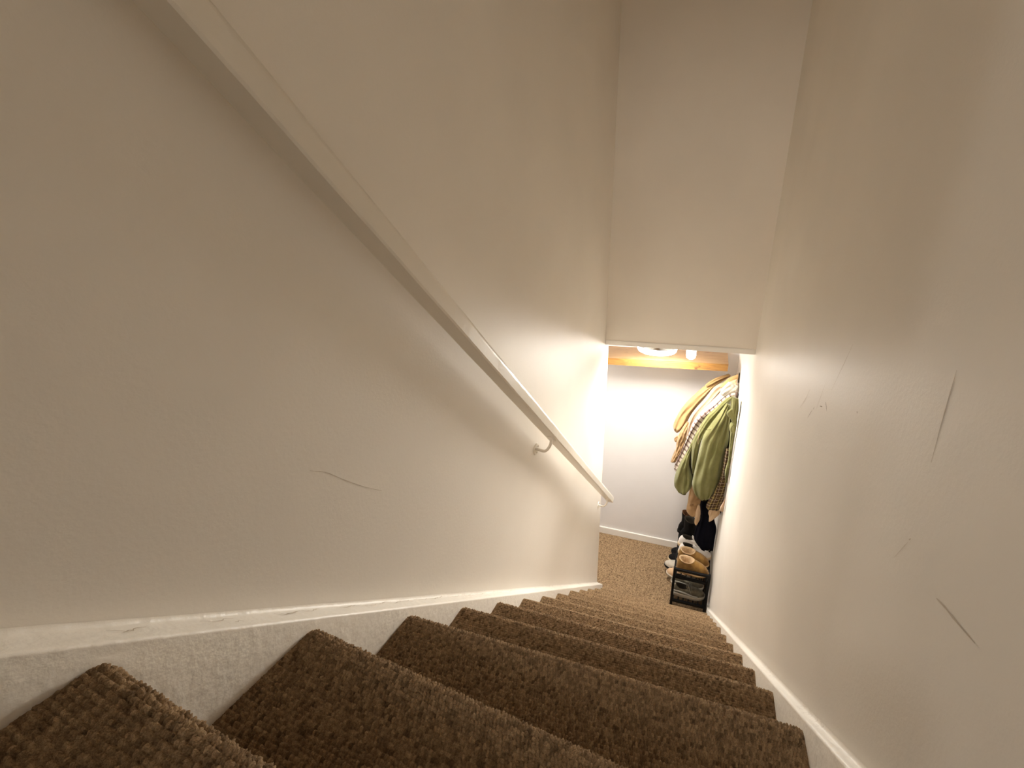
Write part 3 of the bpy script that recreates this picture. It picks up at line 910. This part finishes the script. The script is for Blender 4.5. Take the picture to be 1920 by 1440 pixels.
# tan knitted cardigan
kn = thing('cardigan', 'tan knitted cardigan with ribbed band hanging under the green sleeves', 'cardigan', (0, 0, 0), 0, G)
loft('body', [(0.634,3.030,-1.404), (0.632,3.030,-1.509), (0.624,3.030,-1.606), (0.623,3.030,-1.687), (0.623,3.030,-1.731)], [(0.690,3.030,-1.393), (0.719,3.030,-1.491), (0.738,3.030,-1.576), (0.742,3.030,-1.650), (0.735,3.030,-1.706)], M['knit'], kn, 0.038, 40, seed=75, folds=3, famp=0.012, rough=0.003)
loft('ribbed_band', [(0.622,3.025,-1.711), (0.619,3.025,-1.777), (0.641,3.025,-1.811), (0.680,3.025,-1.830)], [(0.733,3.025,-1.687), (0.731,3.025,-1.747), (0.722,3.025,-1.787), (0.703,3.025,-1.830)], M['knit'], kn, 0.040, 26, seed=76, folds=1, famp=0.003)
loft('belt', [(0.711,2.975,-1.674), (0.700,2.975,-1.740), (0.699,2.975,-1.806), (0.699,2.975,-1.855), (0.712,2.975,-1.885)], [(0.730,2.975,-1.680), (0.757,2.975,-1.722), (0.758,2.975,-1.770), (0.741,2.975,-1.823), (0.721,2.975,-1.883)], M['cream'], kn, 0.012, 30, seed=77, folds=1, famp=0.002, end=0.2)

# long black coat
bc = thing('coat', 'long black coat hanging down behind the cardigan to the shoe rack', 'coat', (0, 0, 0), 0, G)
loft('body', [(0.741,2.985,-1.433), (0.734,2.985,-1.564), (0.728,2.985,-1.671), (0.738,2.985,-1.760), (0.727,2.985,-1.862), (0.714,2.985,-1.948), (0.713,2.985,-2.022), (0.751,2.985,-2.080), (0.802,2.985,-2.119)],
     [(0.792,2.985,-1.423), (0.790,2.985,-1.552), (0.802,2.985,-1.655), (0.843,2.985,-1.736), (0.866,2.985,-1.818), (0.889,2.985,-1.886), (0.889,2.985,-1.963), (0.889,2.985,-2.035), (0.889,2.985,-2.103)], M['navy'], bc, 0.042, 70, seed=81, folds=5, famp=0.016, end=0.4)
loft('hem', [(0.874,2.780,-1.534), (0.878,2.780,-1.563), (0.889,2.780,-1.600)], [(0.889,2.780,-1.529), (0.889,2.780,-1.563), (0.889,2.780,-1.595)], M['black_cloth'], bc, 0.012, 14, seed=82, end=0.2)

# black hooks carrying the coats
for k, (yy, zz, lab) in enumerate(((2.97, -0.665, 'black metal coat hook behind the green jacket collar'), (3.13, -0.545, 'black metal coat hook holding the peach coat collar'))):
    hk = thing('coat_hook', lab, 'coat hook', (0, 0, 0), 0, 'black hooks on the right wall')
    box('back_plate', WR - 0.005, WR, yy - 0.012, yy + 0.012, zz - 0.05, zz + 0.03, M['black_metal'], hk, 0.001)
    tube('prong', catmull([(WR - 0.003, yy, zz - 0.02), (WR - 0.014, yy, zz - 0.028), (WR - 0.026, yy, zz - 0.014), (WR - 0.028, yy, zz + 0.010)], 12), 0.005, M['black_metal'], hk)

# ------------------------------------------------------------------ shoe rack
RK = thing('shoe_rack', 'low black metal shoe rack standing against the right wall of the lobby', 'shoe rack', (0, 0, 0))
rx0, rx1, ry0, ry1 = 0.574, 0.878, 2.72, 3.32
zt_, zu, zlw = -2.160, -2.235, -2.490
pw_ = 0.013
for (x, y) in ((rx0, ry0), (rx1 - 0.02, ry0), (rx0, ry1), (rx1 - 0.02, ry1)):
    box('post', x, x + 0.022, y, y + 0.022, FLOOR, zt_ + 0.004, M['black_metal'], RK, 0.003)
for y in (ry0, ry1):
    for z in (zt_, zu, zlw):
        box('end_bar', rx0 + 0.02, rx1 - 0.02, y + 0.002, y + 0.02, z - 0.022, z, M['black_metal'], RK, 0.003)
for z in (zu, zlw):
    bm = bmesh.new()
    for k in range(7):
        x = rx0 + 0.025 + k * (rx1 - rx0 - 0.05) / 6
        tube_mesh(bm, [(x, ry0 + 0.012, z - 0.010), (x, ry1 + 0.01, z - 0.010)], 0.0055, 8)
    bm_obj('shelf', bm, M['black_metal'], RK, True)
    for x in (rx0, rx1 - 0.018):
        box('side_bar', x + 0.002, x + 0.018, ry0 + 0.02, ry1, z - 0.020, z - 0.002, M['black_metal'], RK, 0.003)


def outline(Ln, W, n=56, grow=0.0, narrow=0.0):
    pts = []
    for k in range(n):
        a = 2 * math.pi * k / n
        c, s = math.cos(a), math.sin(a)
        t = (1 - c) / 2                                  # 0 at heel? c=1 -> toe handled below
        x = Ln / 2 + (Ln / 2 + grow) * c * (1 if c < 0 else 1)
        u = min(max(x / Ln, 0), 1)
        wid = W / 2 * (0.74 + 0.26 * math.sin(math.pi * min(1, max(0, (u - 0.18) / 1.02))) ** 1.0 - 0.10 * math.exp(-((u - 0.42) / 0.16) ** 2)) + grow - narrow
        y = math.copysign(abs(s) ** 0.72, s) * wid
        pts.append((x, y + 0.006 * math.sin(math.pi * u) * (1 if u > 0.4 else 0.5)))
    return np.array(pts)


def shoe(name, label, cat, loc, rz, group, Ln=0.27, W=0.092, sole=0.026, collar_h=0.085, toe_h=0.05, collar_c=0.085, collar_r=(0.052, 0.03),
         up='white_leather', so='cream_sole', li='dark_lining', lace=None, shaft=0.0, band=None, rim=0.0, tilt=0.12):
    t = thing(name, label, cat, loc, rz, group)
    base = outline(Ln, W)
    n = len(base)
    # sole
    verts, faces = [], []
    prof = [(0.0, 0.0), (0.002, 0.006), (0.004, sole * 0.6), (0.003, sole)]
    for (gr, z) in prof:
        o = outline(Ln, W, n, gr)
        for (x, y) in o:
            spring = 0.014 * max(0, (x / Ln - 0.72) / 0.28) ** 2
            verts.append((x, y, z + spring * (1 if z < sole * 0.5 else 0.7)))
    for i in range(len(prof) - 1):
        for k in range(n):
            k2 = (k + 1) % n
            faces.append((i * n + k, i * n + k2, (i + 1) * n + k2, (i + 1) * n + k))
    faces.append(tuple(range(n))[::-1])
    faces.append(tuple((len(prof) - 1) * n + k for k in range(n)))
    mesh_obj('sole', verts, faces, M[so], t, True)
    # upper: quadratic blend from the sole edge to the collar ring
    verts, faces = [], []
    rows = 14
    cx, (crx, cry) = collar_c, collar_r
    ring = []
    for k in range(n):
        a = 2 * math.pi * k / n
        c, s = math.cos(a), math.sin(a)
        ring.append((cx + crx * c, cry * s, collar_h + tilt * (-crx * c) * 1.0 - 0.012 * abs(s)))
    b0 = outline(Ln, W, n, -0.001)
    for i in range(rows):
        v = i / (rows - 1)
        for k in range(n):
            u = b0[k][0] / Ln
            hb = (collar_h * 0.80) * (1 - u) + toe_h * 1.55 * u
            p0 = np.array([b0[k][0], b0[k][1], sole - 0.002 + 0.010 * max(0, (u - 0.72) / 0.28) ** 2])
            p2 = np.array(ring[k])
            p1 = np.array([b0[k][0] + (0.004 if u > 0.8 else 0), b0[k][1] * 0.98, min(hb, p2[2] if u < 0.5 else hb)])
            q = (1 - v) ** 2 * p0 + 2 * v * (1 - v) * p1 + v * v * p2
            verts.append(tuple(q))
    if shaft:
        for q in range(1, 7):
            for k in range(n):
                a = ring[k]
                verts.append((a[0] + 0.004 * q / 6 * math.sin(q), a[1] * (1 + 0.04 * q / 6), a[2] + shaft * q / 6 + 0.004 * math.sin(q * 2.1 + k * 0.3)))
        rows += 6
    for i in range(rows - 1):
        for k in range(n):
            k2 = (k + 1) % n
            faces.append((i * n + k, i * n + k2, (i + 1) * n + k2, (i + 1) * n + k))
    u_o = mesh_obj('upper', verts, faces, M[up], t, True)
    # lining: rolled rim and the inside of the shoe
    top = [(a[0], a[1] * (1.04 if shaft else 1), a[2] + shaft) for a in ring]
    verts, faces = [], []
    prof = [(1.00, -0.004), (1.0 + rim, 0.002), (1.0 + rim * 0.4, 0.005 + rim * 0.03), (0.88, 0.001), (0.78, -0.016), (0.70, -0.045), (0.66, -0.085)]
    for (k_, dz) in prof:
        for a in top:
            verts.append((cx + (a[0] - cx) * k_, a[1] * k_, a[2] + dz))
    for i in range(len(prof) - 1):
        for k in range(n):
            k2 = (k + 1) % n
            faces.append((i * n + k, i * n + k2, (i + 1) * n + k2, (i + 1) * n + k))
    faces.append(tuple((len(prof) - 1) * n + k for k in range(n)))
    mesh_obj('lining', verts, faces, M[li], t, True)
    fx = cx + crx
    if lace:
        tx0, tz0 = fx - 0.006, ring[0][2]
        bm = bmesh.new()
        g_ = [(-0.02, tx0 - 0.01, tz0 + 0.018), (0.02, tx0 - 0.01, tz0 + 0.018), (0.017, fx + 0.065, toe_h + 0.016), (-0.017, fx + 0.065, toe_h + 0.016)]
        vv = [bm.verts.new((x, y, z)) for (y, x, z) in g_] + [bm.verts.new((x, y, z - 0.014)) for (y, x, z) in g_]
        for f in ((0, 1, 2, 3), (7, 6, 5, 4), (0, 4, 5, 1), (1, 5, 6, 2), (2, 6, 7, 3), (3, 7, 4, 0)):
            bm.faces.new([vv[q] for q in f])
        bmesh.ops.bevel(bm, geom=list(bm.edges), offset=0.003, segments=2, affect='EDGES')
        bm_obj('tongue', bm, M[up], t, True)
        bm = bmesh.new()
        for q in range(5):
            f = q / 4
            x = fx + 0.004 + f * 0.054
            z = tz0 * (1 - f) + (toe_h + 0.010) * f + 0.008
            wv = 0.024 - 0.004 * f
            tube_mesh(bm, [(x - 0.004, -wv, z - 0.011), (x, -wv * 0.5, z + 0.002), (x + 0.003, wv * 0.5, z + 0.003), (x + 0.006, wv, z - 0.010)], 0.0022, 6)
        tube_mesh(bm, catmull([(fx - 0.002, 0.004, tz0 + 0.006), (fx + 0.012, 0.022, tz0 + 0.018), (fx + 0.03, 0.034, tz0), (fx + 0.036, 0.040, tz0 - 0.025)], 10), 0.002, 6)
        tube_mesh(bm, catmull([(fx - 0.002, -0.004, tz0 + 0.006), (fx + 0.008, -0.026, tz0 + 0.020), (fx + 0.02, -0.038, tz0 - 0.008), (fx + 0.034, -0.044, tz0 - 0.03)], 10), 0.002, 6)
        bm_obj('laces', bm, M[lace], t, True)
    if band:
        for sgn in (-1, 1):
            pts = [(0.02, sgn * (W * 0.39), sole + 0.030), (0.08, sgn * (W * 0.40), sole + 0.028), (0.13, sgn * (W * 0.41), sole + 0.020), (0.18, sgn * (W * 0.46), sole + 0.010), (0.225, sgn * (W * 0.44), sole + 0.008)]
            tube('side_stripe', catmull(pts, 24), 0.0065, M[band], t, 8)
    return t


GS = 'shoes on the black rack'
boot = dict(Ln=0.275, W=0.105, sole=0.020, collar_h=0.135, toe_h=0.055, collar_c=0.083, collar_r=(0.062, 0.043), up='suede', so='gum_sole', li='fleece_lining', rim=0.09, tilt=0.05)
shoe('boot', 'tan suede sheepskin-lined ankle boot at the near end of the rack top', 'boot', (0.590, 2.800, zu), 0.0, GS, **boot)
shoe('boot', 'tan suede sheepskin-lined ankle boot second from the near end of the rack', 'boot', (0.592, 2.908, zu), 0.03, GS, **boot)
snk = dict(Ln=0.290, W=0.098, sole=0.034, collar_h=0.108, toe_h=0.055, up='white_leather', so='cream_sole', li='dark_lining', lace='lace')
shoe('sneaker', 'white lace-up sneaker with cream sole right behind the tan boots', 'shoe', (0.592, 3.012, zu), -0.03, GS, **snk)
shoe('sneaker', 'white lace-up sneaker half hidden between its twin and the black boots', 'shoe', (0.580, 3.115, zu), 0.03, GS, **snk)
bbt = dict(Ln=0.265, W=0.092, sole=0.028, collar_h=0.11, toe_h=0.05, collar_r=(0.058, 0.045), shaft=0.12, up='black_leather', so='black_rubber', rim=0.06)
shoe('boot', 'black slouchy boot with tall shaft behind the white sneakers', 'boot', (0.588, 3.215, zu), 0.0, GS, li='dark_lining', **bbt)
shoe('boot', 'black boot with rust brown lining at the far end of the rack', 'boot', (0.560, 3.300, zu), 0.05, GS, li='brown_lining', **bbt)
trn = dict(Ln=0.285, W=0.098, sole=0.036, collar_h=0.100, toe_h=0.055, up='grey_mesh', so='pale_sole', li='dark_lining', lace='lace_grey', band='grey_band')
shoe('trainer', 'grey mesh running trainer in front on the lower tier of the rack', 'shoe', (0.575, 2.800, zlw), 0.02, GS, **trn)
shoe('trainer', 'grey mesh running trainer behind its twin on the lower tier', 'shoe', (0.562, 2.905, zlw), 0.0, GS, **trn)
shoe('shoe', 'pale tan suede shoe sticking out of the lower tier of the rack', 'shoe', (0.785, 3.00, zlw), math.pi, GS, Ln=0.275, up='pink_suede', so='pale_sole', li='dark_lining')
bw = dict(Ln=0.285, collar_h=0.11, up='black_leather', so='cream_sole', li='dark_lining', lace='lace', band='lace')
shoe('sneaker', 'pale grey sneaker with black sole and white laces sticking out over the carpet', 'shoe', (0.765, 3.095, zlw), math.pi, GS, Ln=0.285, up='pale_leather', so='black_rubber', li='dark_lining', lace='lace', band='black_rubber')
shoe('sneaker', 'black sneaker with white stripes and laces behind the pale grey sneaker', 'shoe', (0.790, 3.195, zlw), math.pi + 0.03, GS, **bw)
shoe('shoe', 'plain black shoe at the far end of the lower tier', 'shoe', (0.80, 3.288, zlw), math.pi, GS, Ln=0.275, W=0.085, up='black_leather', so='black_rubber', li='dark_lining')
